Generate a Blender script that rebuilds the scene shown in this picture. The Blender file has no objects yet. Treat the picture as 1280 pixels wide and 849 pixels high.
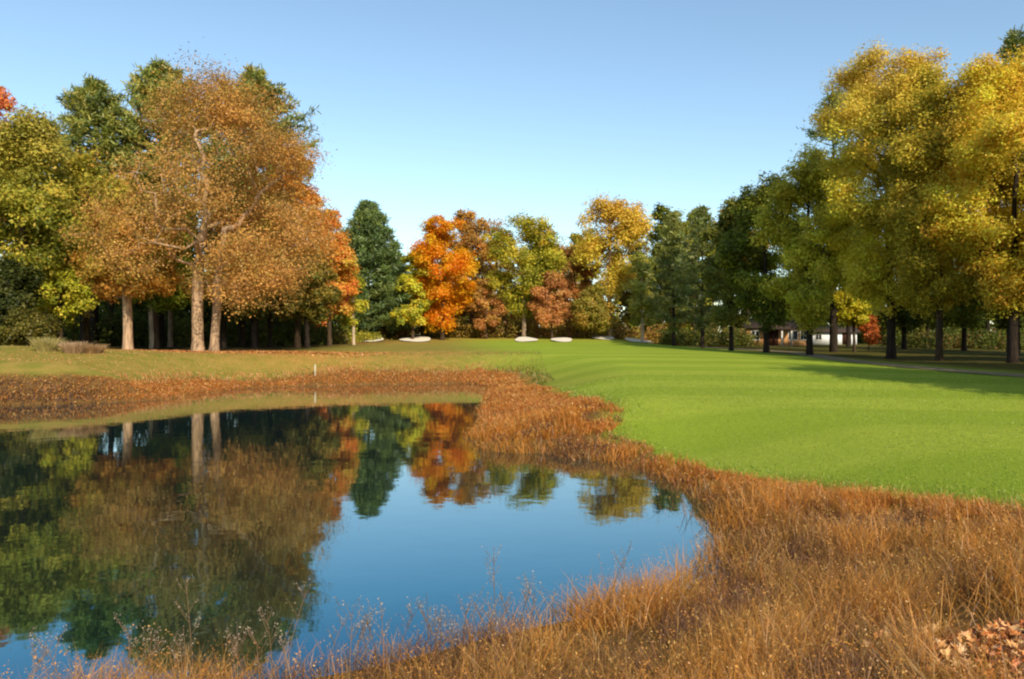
import bpy, math, random
import numpy as np
from mathutils import Vector, noise as mnoise

# ------------------------------------------------------------------ basics
C = bpy.context.scene.collection
F_PX, CAM_Z, CX, CY = 995.0, 2.6, 640.0, 424.5      # focal length and eye height the place was surveyed with
SUN_AZ, SUN_EL = math.radians(157), math.radians(32)

def lin(r, g, b):
    f = lambda c: (c / 255 / 12.92) if c <= 10 else ((c / 255 + 0.055) / 1.055) ** 2.4
    return np.array([f(r), f(g), f(b)])

def nrm(v):
    return v / np.maximum(np.linalg.norm(v, axis=-1, keepdims=True), 1e-9)

def tag(o, label=None, cat=None, group=None, kind=None):
    if label: o['label'] = label
    if cat: o['category'] = cat
    if group: o['group'] = group
    if kind: o['kind'] = kind
    return o

def link(name, me, mat=None, parent=None):
    o = bpy.data.objects.new(name, me)
    C.objects.link(o)
    if mat is not None and me is not None: me.materials.append(mat)
    if parent is not None: o.parent = parent
    return o

def np_mesh(name, verts, faces_list, colors=None, smooth=False):
    """faces_list: list of int arrays (n,k). colors: (name, domain, (n,3))"""
    me = bpy.data.meshes.new(name)
    verts = np.asarray(verts, np.float32)
    me.vertices.add(len(verts)); me.vertices.foreach_set('co', verts.ravel())
    idx = np.concatenate([f.ravel() for f in faces_list]).astype(np.int32)
    tot = np.concatenate([np.full(len(f), f.shape[1], np.int32) for f in faces_list])
    st = np.zeros(len(tot), np.int32); st[1:] = np.cumsum(tot)[:-1]
    me.loops.add(len(idx)); me.loops.foreach_set('vertex_index', idx)
    me.polygons.add(len(tot)); me.polygons.foreach_set('loop_start', st)
    if smooth: me.polygons.foreach_set('use_smooth', np.ones(len(tot), bool))
    me.update(calc_edges=True)
    if colors is not None:
        dom, col = colors
        a = me.attributes.new('Col', 'FLOAT_COLOR', dom)
        c4 = np.ones((len(col), 4), np.float32); c4[:, :3] = col
        a.data.foreach_set('color', c4.ravel())
    return me

# value noise (vectorised, seeded lattice)
_P = np.random.RandomState(7).rand(256, 256)
def vnoise(x, y):
    x = np.asarray(x, float); y = np.asarray(y, float)
    xi = np.floor(x).astype(int); yi = np.floor(y).astype(int)
    fx = x - xi; fy = y - yi
    fx = fx * fx * (3 - 2 * fx); fy = fy * fy * (3 - 2 * fy)
    g = lambda a, b: _P[a % 256, b % 256]
    return (g(xi, yi) * (1 - fx) + g(xi + 1, yi) * fx) * (1 - fy) + (g(xi, yi + 1) * (1 - fx) + g(xi + 1, yi + 1) * fx) * fy
def fbm(x, y, o=3):
    s = 0; a = 1; t = 0
    for k in range(o):
        s = s + a * vnoise(x * 2 ** k + 13.7 * k, y * 2 ** k + 5.1 * k); t += a; a *= .5
    return s / t
def sstep(a, b, x):
    t = np.clip((np.asarray(x, float) - a) / (b - a), 0, 1)
    return t * t * (3 - 2 * t)

# ------------------------------------------------------------------ terrain
def smooth_poly(pts, n=5):
    p = np.array(pts, float); out = []
    N = len(p)
    for i in range(N):
        p0, p1, p2, p3 = p[i - 1], p[i], p[(i + 1) % N], p[(i + 2) % N]
        for k in range(n):
            t = k / n
            out.append(.5 * ((2 * p1) + (-p0 + p2) * t + (2 * p0 - 5 * p1 + 4 * p2 - p3) * t * t + (-p0 + 3 * p1 - 3 * p2 + p3) * t ** 3))
    return np.array(out)

POND = smooth_poly([(-46, 4.4), (-12, 4.5), (-5, 4.9), (-2.9, 5.45), (-1.7, 5.75), (-.8, 6.2), (.15, 6.85), (1.6, 7.7), (2.6, 8.9), (3.15, 10.2),
                    (3.45, 12.0), (3.4, 13.9), (2.9, 16.4), (1.3, 18.1), (-.4, 19.2), (-.6, 23), (-.7, 30), (-.8, 38), (-1.0, 44.5), (-2.4, 47.2),
                    (-6, 46.6), (-10.5, 45.4), (-14.2, 42.4), (-15.2, 38), (-15.3, 34.6), (-20, 31.6), (-30, 29), (-46, 26)])
REED = np.array([(-46, 33), (-26, 33.4), (-18, 36.4), (-16.7, 42), (-10.5, 48.4), (-2, 49.8), (.4, 48), (1.0, 42), (1.5, 33), (1.9, 27), (2.7, 21.5),
                 (2.8, 20.2), (2.3, 18.9), (3.0, 16.6), (3.7, 14.5), (4.6, 12.2), (5.4, 10.2), (5.9, 8.7), (7.0, 6.4), (9, 3.5), (10, -3),
                 (-12, -3), (-46, 0)], float)

def poly_sd(px, py, poly):
    """signed distance, positive outside"""
    px = np.asarray(px, float); py = np.asarray(py, float)
    shp = px.shape; px = px.ravel(); py = py.ravel()
    d = np.full(px.shape, 1e18); ins = np.zeros(px.shape, bool)
    N = len(poly)
    for i in range(N):
        ax, ay = poly[i]; bx, by = poly[(i + 1) % N]
        ex, ey = bx - ax, by - ay
        t = np.clip(((px - ax) * ex + (py - ay) * ey) / (ex * ex + ey * ey + 1e-12), 0, 1)
        d = np.minimum(d, (px - ax - t * ex) ** 2 + (py - ay - t * ey) ** 2)
        c = ((ay > py) != (by > py))
        with np.errstate(divide='ignore', invalid='ignore'):
            xi = (bx - ax) * (py - ay) / (by - ay if by != ay else 1e-12) + ax
        ins ^= c & (px < xi)
    d = np.sqrt(d)
    return np.where(ins, -d, d).reshape(shp)

YS = [-2000, -10, 0, 10, 30, 50, 75, 96, 101, 108, 125, 200, 2000]
ZC = [1.0, 1.0, 1.0, .85, 1.2, 1.62, 2.0, 2.3, 2.55, 3.0, 3.15, 3.4, 8]
ZR = [1.0, 1.0, 1.0, .95, 1.15, 1.28, 1.5, 1.75, 1.8, 1.9, 2.1, 2.8, 8]
def ground_z(x, y):
    x = np.asarray(x, float); y = np.asarray(y, float)
    zc = np.interp(y, YS, ZC); zr = np.interp(y, YS, ZR)
    w = sstep(11, 23, x)
    zb = zc * (1 - w) + zr * w
    zb = zb + 0.75 * np.exp(-((x + 30) ** 2 / 150 + (y - 44) ** 2 / 60))
    d = poly_sd(x, y, POND)
    wid = 4.5 + 2.0 * sstep(20, 40, y)
    k = sstep(-.4, wid, d)
    z = np.where(d > 0, .10 + .03 * np.clip(d, 0, 2) + (zb - .16) * k - (zb - .16) * sstep(-.4, wid, 0 * d), np.maximum(.10 + d * .38, -.8))
    z = z + (fbm(x * .35, y * .35) - .5) * (.10 - .075 * sstep(6, 12, y) * sstep(-6, 2, x)) * sstep(0, 3, d)
    return z

def at(px, D):
    return (px - CX) * D / F_PX
def height(py, D):
    return CAM_Z + (CY - py) * D / F_PX

# ------------------------------------------------------------------ materials
def new_mat(name):
    m = bpy.data.materials.new(name); m.use_nodes = True
    nt = m.node_tree; nt.nodes.clear()
    out = nt.nodes.new('ShaderNodeOutputMaterial')
    return m, nt, out
def N(nt, t, **kw):
    n = nt.nodes.new(t)
    for k, v in kw.items(): setattr(n, k, v)
    return n

def leaf_material(name, trans=.35, gloss=.06, gain=1.0):
    m, nt, out = new_mat(name)
    at_ = N(nt, 'ShaderNodeAttribute', attribute_name='Col')
    hs = N(nt, 'ShaderNodeHueSaturation'); hs.inputs['Value'].default_value = gain
    nt.links.new(at_.outputs['Color'], hs.inputs['Color'])
    d = N(nt, 'ShaderNodeBsdfDiffuse'); t = N(nt, 'ShaderNodeBsdfTranslucent')
    mx = N(nt, 'ShaderNodeMixShader'); mx.inputs[0].default_value = trans
    nt.links.new(hs.outputs[0], d.inputs['Color']); nt.links.new(hs.outputs[0], t.inputs['Color'])
    nt.links.new(d.outputs[0], mx.inputs[1]); nt.links.new(t.outputs[0], mx.inputs[2])
    g = N(nt, 'ShaderNodeBsdfGlossy'); g.inputs['Roughness'].default_value = .5
    mg = N(nt, 'ShaderNodeMixShader'); mg.inputs[0].default_value = gloss
    nt.links.new(mx.outputs[0], mg.inputs[1]); nt.links.new(g.outputs[0], mg.inputs[2])
    nt.links.new(mg.outputs[0], out.inputs['Surface'])
    return m

def bark_material():
    m, nt, out = new_mat('bark')
    oi = N(nt, 'ShaderNodeObjectInfo'); tc = N(nt, 'ShaderNodeTexCoord')
    mp = N(nt, 'ShaderNodeMapping'); mp.inputs['Scale'].default_value = (5, 5, .9)
    nz = N(nt, 'ShaderNodeTexNoise'); nz.inputs['Scale'].default_value = 1.6; nz.inputs['Detail'].default_value = 6
    nt.links.new(tc.outputs['Object'], mp.inputs[0]); nt.links.new(mp.outputs[0], nz.inputs['Vector'])
    rp = N(nt, 'ShaderNodeMapRange'); rp.inputs[1].default_value = .3; rp.inputs[2].default_value = .7; rp.inputs[3].default_value = .45; rp.inputs[4].default_value = 1.25
    nt.links.new(nz.outputs[0], rp.inputs[0])
    ml = N(nt, 'ShaderNodeVectorMath', operation='SCALE')
    nt.links.new(oi.outputs['Color'], ml.inputs[0]); nt.links.new(rp.outputs[0], ml.inputs['Scale'])
    b = N(nt, 'ShaderNodeBsdfPrincipled'); b.inputs['Roughness'].default_value = .9
    b.inputs['Specular IOR Level'].default_value = .15
    bp = N(nt, 'ShaderNodeBump'); bp.inputs['Strength'].default_value = .7; bp.inputs['Distance'].default_value = .05
    nt.links.new(nz.outputs[0], bp.inputs['Height']); nt.links.new(bp.outputs[0], b.inputs['Normal'])
    nt.links.new(ml.outputs[0], b.inputs['Base Color']); nt.links.new(b.outputs[0], out.inputs['Surface'])
    return m

def plain_material(name, col, rough=.8, var=.25, scale=3.0, bump=.0):
    m, nt, out = new_mat(name)
    tc = N(nt, 'ShaderNodeTexCoord'); nz = N(nt, 'ShaderNodeTexNoise')
    nz.inputs['Scale'].default_value = scale; nz.inputs['Detail'].default_value = 5
    nt.links.new(tc.outputs['Object'], nz.inputs['Vector'])
    rp = N(nt, 'ShaderNodeMapRange'); rp.inputs[1].default_value = .3; rp.inputs[2].default_value = .7
    rp.inputs[3].default_value = 1 - var; rp.inputs[4].default_value = 1 + var
    nt.links.new(nz.outputs[0], rp.inputs[0])
    ml = N(nt, 'ShaderNodeVectorMath', operation='SCALE'); ml.inputs[0].default_value = tuple(col)
    nt.links.new(rp.outputs[0], ml.inputs['Scale'])
    b = N(nt, 'ShaderNodeBsdfPrincipled'); b.inputs['Roughness'].default_value = rough
    b.inputs['Specular IOR Level'].default_value = .2
    nt.links.new(ml.outputs[0], b.inputs['Base Color'])
    if bump:
        bp = N(nt, 'ShaderNodeBump'); bp.inputs['Strength'].default_value = bump; bp.inputs['Distance'].default_value = .05
        nt.links.new(nz.outputs[0], bp.inputs['Height']); nt.links.new(bp.outputs[0], b.inputs['Normal'])
    nt.links.new(b.outputs[0], out.inputs['Surface'])
    return m

LEAF = leaf_material('leaves', .4, .015)
NEEDLE = leaf_material('needles', .2)
BLADE = leaf_material('grass_blades', .42, .04)
LITTER = leaf_material('dry_leaves', .15, .05)
BARK = bark_material()

# ------------------------------------------------------------------ ground sheet
def graded(lo, hi, fine, far, growth=1.18):
    a = list(np.arange(lo, hi + 1e-6, fine))
    s = fine
    while a[-1] < far: s *= growth; a.append(a[-1] + s)
    s = fine; b = []
    v = lo
    while v > -far: s *= growth; v -= s; b.append(v)
    return np.array(b[::-1] + a)
gx = graded(-28, 28, .3, 1800); gy = graded(2, 60, .3, 1800)
GX, GY = np.meshgrid(gx, gy)
GZ = ground_z(GX, GY)
nx, ny = len(gx), len(gy)
ii = np.arange(nx * ny).reshape(ny, nx)
faces = np.stack([ii[:-1, :-1], ii[:-1, 1:], ii[1:, 1:], ii[1:, :-1]], -1).reshape(-1, 4)
dp = poly_sd(GX, GY, POND); dr = poly_sd(GX, GY, REED)
# cover weights: r = reed soil, g = mown turf (rest: rough), b = leaf litter
reedw = sstep(.5, -.5, dr + (fbm(GX * .8, GY * .8) - .5) * 1.2)
lit = np.zeros_like(GX)
for (x, y, rx, ry, a) in [(at(250, 55), 53.5, 9, 6, 1), (at(340, 52), 52, 8, 4, .75), (at(150, 53), 54, 6, 4.5, .9), (2.9, 4.1, 1.1, 1.2, 1),
                          (at(440, 95), 90, 12, 8, .5), (at(600, 104), 106, 14, 5, .55), (at(740, 104), 107, 12, 5, .5)]:
    lit = np.maximum(lit, a * np.exp(-(((GX - x) / rx) ** 2 + ((GY - y) / ry) ** 2) ** 1.3))
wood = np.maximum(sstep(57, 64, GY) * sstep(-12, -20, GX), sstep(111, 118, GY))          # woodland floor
wood = np.maximum(wood, sstep(20, 25, GX) * sstep(20, 30, GY) * .8)  # ground under the right row darkened by colour, for the tree shade there
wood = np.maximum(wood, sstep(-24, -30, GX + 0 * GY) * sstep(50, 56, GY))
turf = (1 - wood) * sstep(-5, 4, GX + (GY - 50) * .12)
turf = np.where(GY < 30, 1.0, turf)
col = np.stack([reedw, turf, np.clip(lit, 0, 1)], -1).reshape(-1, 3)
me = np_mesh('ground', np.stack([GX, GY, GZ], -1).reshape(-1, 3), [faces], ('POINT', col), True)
wat = me.attributes.new('WoodShade', 'FLOAT', 'POINT'); wat.data.foreach_set('value', wood.ravel().astype(np.float32))

def ground_material():
    m, nt, out = new_mat('ground_cover')
    L = nt.links.new
    tc = N(nt, 'ShaderNodeTexCoord'); A = N(nt, 'ShaderNodeAttribute', attribute_name='Col'); sp = N(nt, 'ShaderNodeSeparateColor')
    W = N(nt, 'ShaderNodeAttribute', attribute_name='WoodShade')
    L(A.outputs['Color'], sp.inputs[0])
    def noise(scale, det=4, rough=.6, mapping=None):
        n = N(nt, 'ShaderNodeTexNoise'); n.inputs['Scale'].default_value = scale; n.inputs['Detail'].default_value = det; n.inputs['Roughness'].default_value = rough
        if mapping:
            mp = N(nt, 'ShaderNodeMapping'); mp.inputs['Scale'].default_value = mapping
            L(tc.outputs['Object'], mp.inputs[0]); L(mp.outputs[0], n.inputs['Vector'])
        else: L(tc.outputs['Object'], n.inputs['Vector'])
        return n
    def mix(fac, a, b, blend='MIX'):
        n = N(nt, 'ShaderNodeMix', data_type='RGBA', blend_type=blend)
        if isinstance(fac, float): n.inputs[0].default_value = fac
        else: L(fac, n.inputs[0])
        for k, v in ((6, a), (7, b)):
            if isinstance(v, (tuple, list, np.ndarray)): n.inputs[k].default_value = (*v[:3], 1)
            else: L(v, n.inputs[k])
        return n.outputs[2]
    def rng(v, a, b, c, d):
        n = N(nt, 'ShaderNodeMapRange'); n.inputs[1].default_value = a; n.inputs[2].default_value = b; n.inputs[3].default_value = c; n.inputs[4].default_value = d
        L(v, n.inputs[0]); return n.outputs[0]
    big = noise(.12, 3); mid = noise(1.1, 4); fine = noise(9, 5, .7); vf = noise(40, 3, .7)
    # mowing bands, laid across the fairway in world space
    mp = N(nt, 'ShaderNodeMapping'); mp.inputs['Rotation'].default_value = (0, 0, math.radians(9))
    L(tc.outputs['Object'], mp.inputs[0])
    wv = N(nt, 'ShaderNodeTexWave', bands_direction='Y'); wv.inputs['Scale'].default_value = .052; wv.inputs['Distortion'].default_value = .0
    wv.inputs['Detail'].default_value = 1; wv.inputs['Detail Scale'].default_value = .2
    L(mp.outputs[0], wv.inputs['Vector'])
    band = rng(wv.outputs['Fac'], .35, .65, 0, 1)
    t1 = mix(band, lin(156, 174, 54), lin(180, 190, 68))
    t2 = mix(rng(mid.outputs[0], .3, .7, 0, .55), t1, lin(150, 170, 56))
    t3 = mix(rng(fine.outputs[0], .35, .7, 0, .5), t2, lin(130, 150, 42))
    rough = mix(rng(mid.outputs[0], .35, .65, 0, 1), lin(140, 138, 54), lin(182, 152, 78))
    rough = mix(rng(fine.outputs[0], .35, .7, 0, .6), rough, lin(130, 118, 50))
    litter = mix(rng(fine.outputs[0], .35, .65, 0, 1), lin(216, 158, 84), lin(172, 114, 56))
    wood = mix(rng(fine.outputs[0], .4, .65, 0, 1), lin(58, 58, 26), lin(86, 70, 34))  # floor tones kept extra dark to carry shade under the right trees
    soil = mix(rng(fine.outputs[0], .35, .65, 0, 1), lin(150, 112, 62), lin(112, 80, 42))
    c = mix(sp.outputs[1], rough, t3)
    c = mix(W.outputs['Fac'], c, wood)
    lm = N(nt, 'ShaderNodeMath', operation='MULTIPLY'); L(sp.outputs[2], lm.inputs[0]); L(rng(mid.outputs[0], .3, .55, .45, 1), lm.inputs[1])
    c = mix(lm.outputs[0], c, litter)
    c = mix(sp.outputs[0], c, soil)
    c = mix(.22, c, mix(rng(big.outputs[0], .35, .65, 0, 1), lin(150, 150, 150), lin(215, 215, 205)), 'MULTIPLY')
    b = N(nt, 'ShaderNodeBsdfPrincipled'); b.inputs['Roughness'].default_value = .95; b.inputs['Specular IOR Level'].default_value = .05
    L(c, b.inputs['Base Color'])
    bp = N(nt, 'ShaderNodeBump'); bp.inputs['Strength'].default_value = .6; bp.inputs['Distance'].default_value = .06
    add = N(nt, 'ShaderNodeMath', operation='ADD'); L(fine.outputs[0], add.inputs[0]); L(vf.outputs[0], add.inputs[1])
    L(add.outputs[0], bp.inputs['Height']); L(bp.outputs[0], b.inputs['Normal'])
    L(b.outputs[0], out.inputs['Surface'])
    return m
tag(link('ground', me, ground_material()), kind='structure')

# ------------------------------------------------------------------ water
def water_material():
    m, nt, out = new_mat('pond_water'); L = nt.links.new
    tc = N(nt, 'ShaderNodeTexCoord')
    mp = N(nt, 'ShaderNodeMapping'); mp.inputs['Scale'].default_value = (1, 1, 1)
    L(tc.outputs['Object'], mp.inputs[0])
    n1 = N(nt, 'ShaderNodeTexNoise'); n1.inputs['Scale'].default_value = 1.3; n1.inputs['Detail'].default_value = 3
    L(mp.outputs[0], n1.inputs['Vector'])
    bp = N(nt, 'ShaderNodeBump'); bp.inputs['Strength'].default_value = .05; bp.inputs['Distance'].default_value = .06
    L(n1.outputs[0], bp.inputs['Height'])
    lw = N(nt, 'ShaderNodeLayerWeight'); lw.inputs['Blend'].default_value = .5
    cr = N(nt, 'ShaderNodeValToRGB')           # how strongly and in which tint the surface mirrors, by angle
    e = cr.color_ramp.elements
    e[0].position = .5; e[0].color = (.03, .12, .2, 1)
    e[1].position = .96; e[1].color = (.82, .83, .80, 1)
    k = e.new(.61); k.color = (.07, .20, .28, 1)
    k = e.new(.70); k.color = (.18, .35, .40, 1)
    k = e.new(.826); k.color = (.42, .49, .50, 1)
    L(lw.outputs['Facing'], cr.inputs[0])
    g = N(nt, 'ShaderNodeBsdfGlossy'); g.inputs['Roughness'].default_value = .025
    L(cr.outputs[0], g.inputs['Color']); L(bp.outputs[0], g.inputs['Normal'])
    d = N(nt, 'ShaderNodeBsdfDiffuse'); d.inputs['Color'].default_value = (.004, .008, .008, 1)
    ad = N(nt, 'ShaderNodeAddShader'); L(g.outputs[0], ad.inputs[0]); L(d.outputs[0], ad.inputs[1])
    L(ad.outputs[0], out.inputs['Surface'])
    return m
wme = np_mesh('water', [(-70, -2, 0), (12, -2, 0), (12, 56, 0), (-70, 56, 0)], [np.array([[0, 1, 2, 3]])])
tag(link('water', wme, water_material()), kind='structure')

# ------------------------------------------------------------------ trees
def tubes(paths, radii):
    """polylines -> one mesh (verts, quads)"""
    V, Fq, off = [], [], 0
    for p, r in zip(paths, radii):
        n = len(p)
        if n < 2: continue
        k = 12 if r[0] > .16 else (7 if r[0] > .05 else 4)
        t = np.gradient(p, axis=0); t = nrm(t)
        ref = np.array([1., 0, 0]) if abs(np.mean(t[:, 0])) < .7 else np.array([0, 1., 0])
        u = nrm(np.cross(t, ref)); v = np.cross(t, u)
        a = np.linspace(0, 2 * np.pi, k, endpoint=False)
        ring = p[:, None, :] + r[:, None, None] * (np.cos(a)[None, :, None] * u[:, None, :] + np.sin(a)[None, :, None] * v[:, None, :])
        V.append(ring.reshape(-1, 3))
        base = off + np.arange(n - 1)[:, None] * k + np.arange(k)[None, :]
        nxt = off + np.arange(n - 1)[:, None] * k + (np.arange(k)[None, :] + 1) % k
        Fq.append(np.stack([base, nxt, nxt + k, base + k], -1).reshape(-1, 4))
        off += n * k
    return np.concatenate(V), np.concatenate(Fq)

def prof(t, tw, b):
    a = math.log(.5) / math.log(tw)
    return np.sin(np.pi * np.clip(t, 0, 1) ** a) ** b

def crown_clumps(rng, R, zb, zt, tw, nl, nc, b=.75, cx=0, cy=0, lobe=(.26, .42), squash=.8):
    pts = []
    Hc = zt - zb
    L = []
    for i in range(nl):
        t = .05 + .9 * (i + rng.rand()) / nl
        pr = prof(t, tw, b); a = rng.rand() * 2 * np.pi + i * 2.4
        lr = R * rng.uniform(*lobe) * (.6 + .5 * pr); lr = min(lr, Hc * .3)
        rr = max(0, R * 1.05 * pr - lr * .85) * (rng.rand() ** .33)
        z = zb + t * Hc
        z = min(max(z, zb + lr * squash), zt - lr * squash)
        L.append((cx + rr * np.cos(a), cy + rr * np.sin(a), z, lr))
    L = np.array(L)
    w = L[:, 3] ** 2; w /= w.sum()
    k = rng.choice(nl, nc, p=w)
    d = nrm(rng.randn(nc, 3) + np.array([0, 0, .25]))
    q = L[k, :3] + d * (L[k, 3] * rng.uniform(.3, 1.0, nc))[:, None] * np.array([1, 1, squash])
    return q, L

def grow(rng, base, trunk_top, clumps, rt, step=.9, wob=.12, first=.0, drop=.0, lean=(0, 0), pl=.28):
    H = trunk_top - base[2]
    n = max(4, int(H / step))
    tt = np.linspace(0, 1, n + 1)
    wx = np.cumsum(rng.randn(n + 1) * wob * .5); wy = np.cumsum(rng.randn(n + 1) * wob * .5)
    wx -= wx[0]; wy -= wy[0]
    trunk = np.stack([base[0] + wx * tt + lean[0] * tt, base[1] + wy * tt + lean[1] * tt, base[2] - .3 + (H + .3) * tt], -1)
    P = list(trunk); par = [-1] + list(range(n)); plen = list(np.linspace(0, H, n + 1))
    ok = [1 if (p[2] - base[2]) >= first else 0 for p in trunk]
    cl = np.asarray(clumps); M = len(cl)
    def cost(nodes_idx):
        nd = np.array([P[i] for i in nodes_idx]); pl_ = np.array([plen[i] for i in nodes_idx])
        dv = cl[:, None, :] - nd[None, :, :]
        di = np.linalg.norm(dv, axis=2)
        down = np.maximum(0, -dv[:, :, 2] / np.maximum(di, .1))
        return di * (1 + .9 * down) + pl * pl_[None, :]
    idx0 = [i for i in range(n + 1) if ok[i]] or [n]
    c = cost(idx0)
    best = c.min(1); bi = np.array(idx0)[c.argmin(1)]
    done = np.zeros(M, bool)
    for _ in range(M):
        j = int(np.argmin(np.where(done, 1e9, best))); done[j] = True
        a = np.array(P[bi[j]]); b_ = cl[j]; di = np.linalg.norm(b_ - a)
        m = max(1, int(di / step)); prev = bi[j]; new = []
        side = rng.randn(3) * di * .06
        for k in range(1, m + 1):
            s = k / m
            q = a + (b_ - a) * s + (side - np.array([0, 0, di * .09])) * math.sin(math.pi * s) * (1 if k < m else 0)
            q = q + (rng.randn(3) * .07 * step if k < m else 0)
            P.append(q); par.append(prev); plen.append(plen[prev] + di / m); prev = len(P) - 1; new.append(prev)
        c = cost(new); cm = c.min(1); upd = cm < best
        bi[upd] = np.array(new)[c.argmin(1)][upd]; best = np.minimum(best, cm)
    P = np.array(P); par = np.array(par); K = len(P)
    e = 2.2; r0 = .014
    acc = np.zeros(K); kids = [[] for _ in range(K)]
    for i in range(K - 1, 0, -1): kids[par[i]].append(i)
    for i in range(K - 1, -1, -1):
        if not kids[i]: acc[i] = r0 ** e
        if par[i] >= 0: acc[par[i]] += acc[i]
    r = acc ** (1 / e)
    g = math.log(rt / r0) / math.log(max(r[0] / r0, 1.5))
    r = r0 * (r / r0) ** g
    h = P[:, 2] - base[2]
    tr = np.arange(K) <= n
    r = np.where(tr, r * (1 + .45 * np.exp(-np.maximum(h, 0) / .35)), r)
    return P, par, kids, r

def branch_mesh(P, par, kids, r, rmin):
    paths, radii = [], []
    stack = [(0, None)]
    while stack:
        i, start = stack.pop()
        seq = [i] if start is None else [start, i]
        while kids[i]:
            ks = sorted(kids[i], key=lambda q: -r[q])
            for q in ks[1:]:
                if r[q] >= rmin: stack.append((q, i))
            if r[ks[0]] < rmin: break
            i = ks[0]; seq.append(i)
        pr = r[seq].copy()
        if start is not None: pr[0] = min(pr[0], pr[1] * 1.15)
        paths.append(P[seq]); radii.append(pr)
    return tubes(paths, radii)

def leaf_quads(rng, pos, nor, size, asp=.62, fold=.18):
    n = len(pos)
    t = nrm(np.cross(nor, nrm(rng.randn(n, 3)))); s = np.cross(nor, t)
    L = size[:, None]
    v0 = pos - t * L * .5
    v2 = pos + t * L * .5 - nor * L * fold
    v1 = pos + s * L * asp * .5 + nor * L * fold * .5 - t * L * .06
    v3 = pos - s * L * asp * .5 + nor * L * fold * .5 - t * L * .06
    V = np.stack([v0, v1, v2, v3], 1).reshape(-1, 3)
    Fq = np.arange(n * 4).reshape(-1, 4)
    return V, Fq

def palette_cols(rng, pal, pos, clump_id, nclump, zrel, jit=.16, tip=None):
    cols = np.array([lin(*c) for c, w in pal]) ** .84 * np.array([1.34, 1.24, .74]); w = np.array([w for c, w in pal], float); w /= w.sum()
    ck = rng.choice(len(pal), nclump, p=w)
    own = rng.choice(len(pal), len(pos), p=w)
    use = np.where(rng.rand(len(pos)) < .68, ck[clump_id], own)
    c = cols[use]
    cb = rng.uniform(.78, 1.2, nclump)
    c = c * cb[clump_id][:, None] * rng.uniform(1 - jit, 1 + jit, (len(pos), 1)) * (1 + rng.randn(len(pos), 3) * .05)
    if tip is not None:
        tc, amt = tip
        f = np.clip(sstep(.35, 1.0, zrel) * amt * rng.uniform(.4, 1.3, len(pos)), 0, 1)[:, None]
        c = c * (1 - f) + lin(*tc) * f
    return np.clip(c, .002, .85)

BARKS = {'grey': lin(150, 128, 106), 'pale': lin(196, 172, 142), 'dark': lin(54, 44, 36), 'brown': lin(80, 64, 48), 'light': lin(182, 150, 118)}
SEED = [11]
def tree_obj(name, label, cat, group, trunk_me, crown_me, bark, loc, crown_mat=LEAF):
    t = bpy.data.objects.new(name, None); C.objects.link(t); t.location = loc; t.empty_display_size = .5
    tag(t, label, cat, group)
    if trunk_me is not None:
        o = link('trunk', trunk_me, None, t); o.color = (*BARKS[bark], 1)
        if not trunk_me.materials: trunk_me.materials.append(BARK)
    if crown_me is not None:
        link('crown', crown_me, None, t)
        if not crown_me.materials: crown_me.materials.append(crown_mat)
    return t

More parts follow.
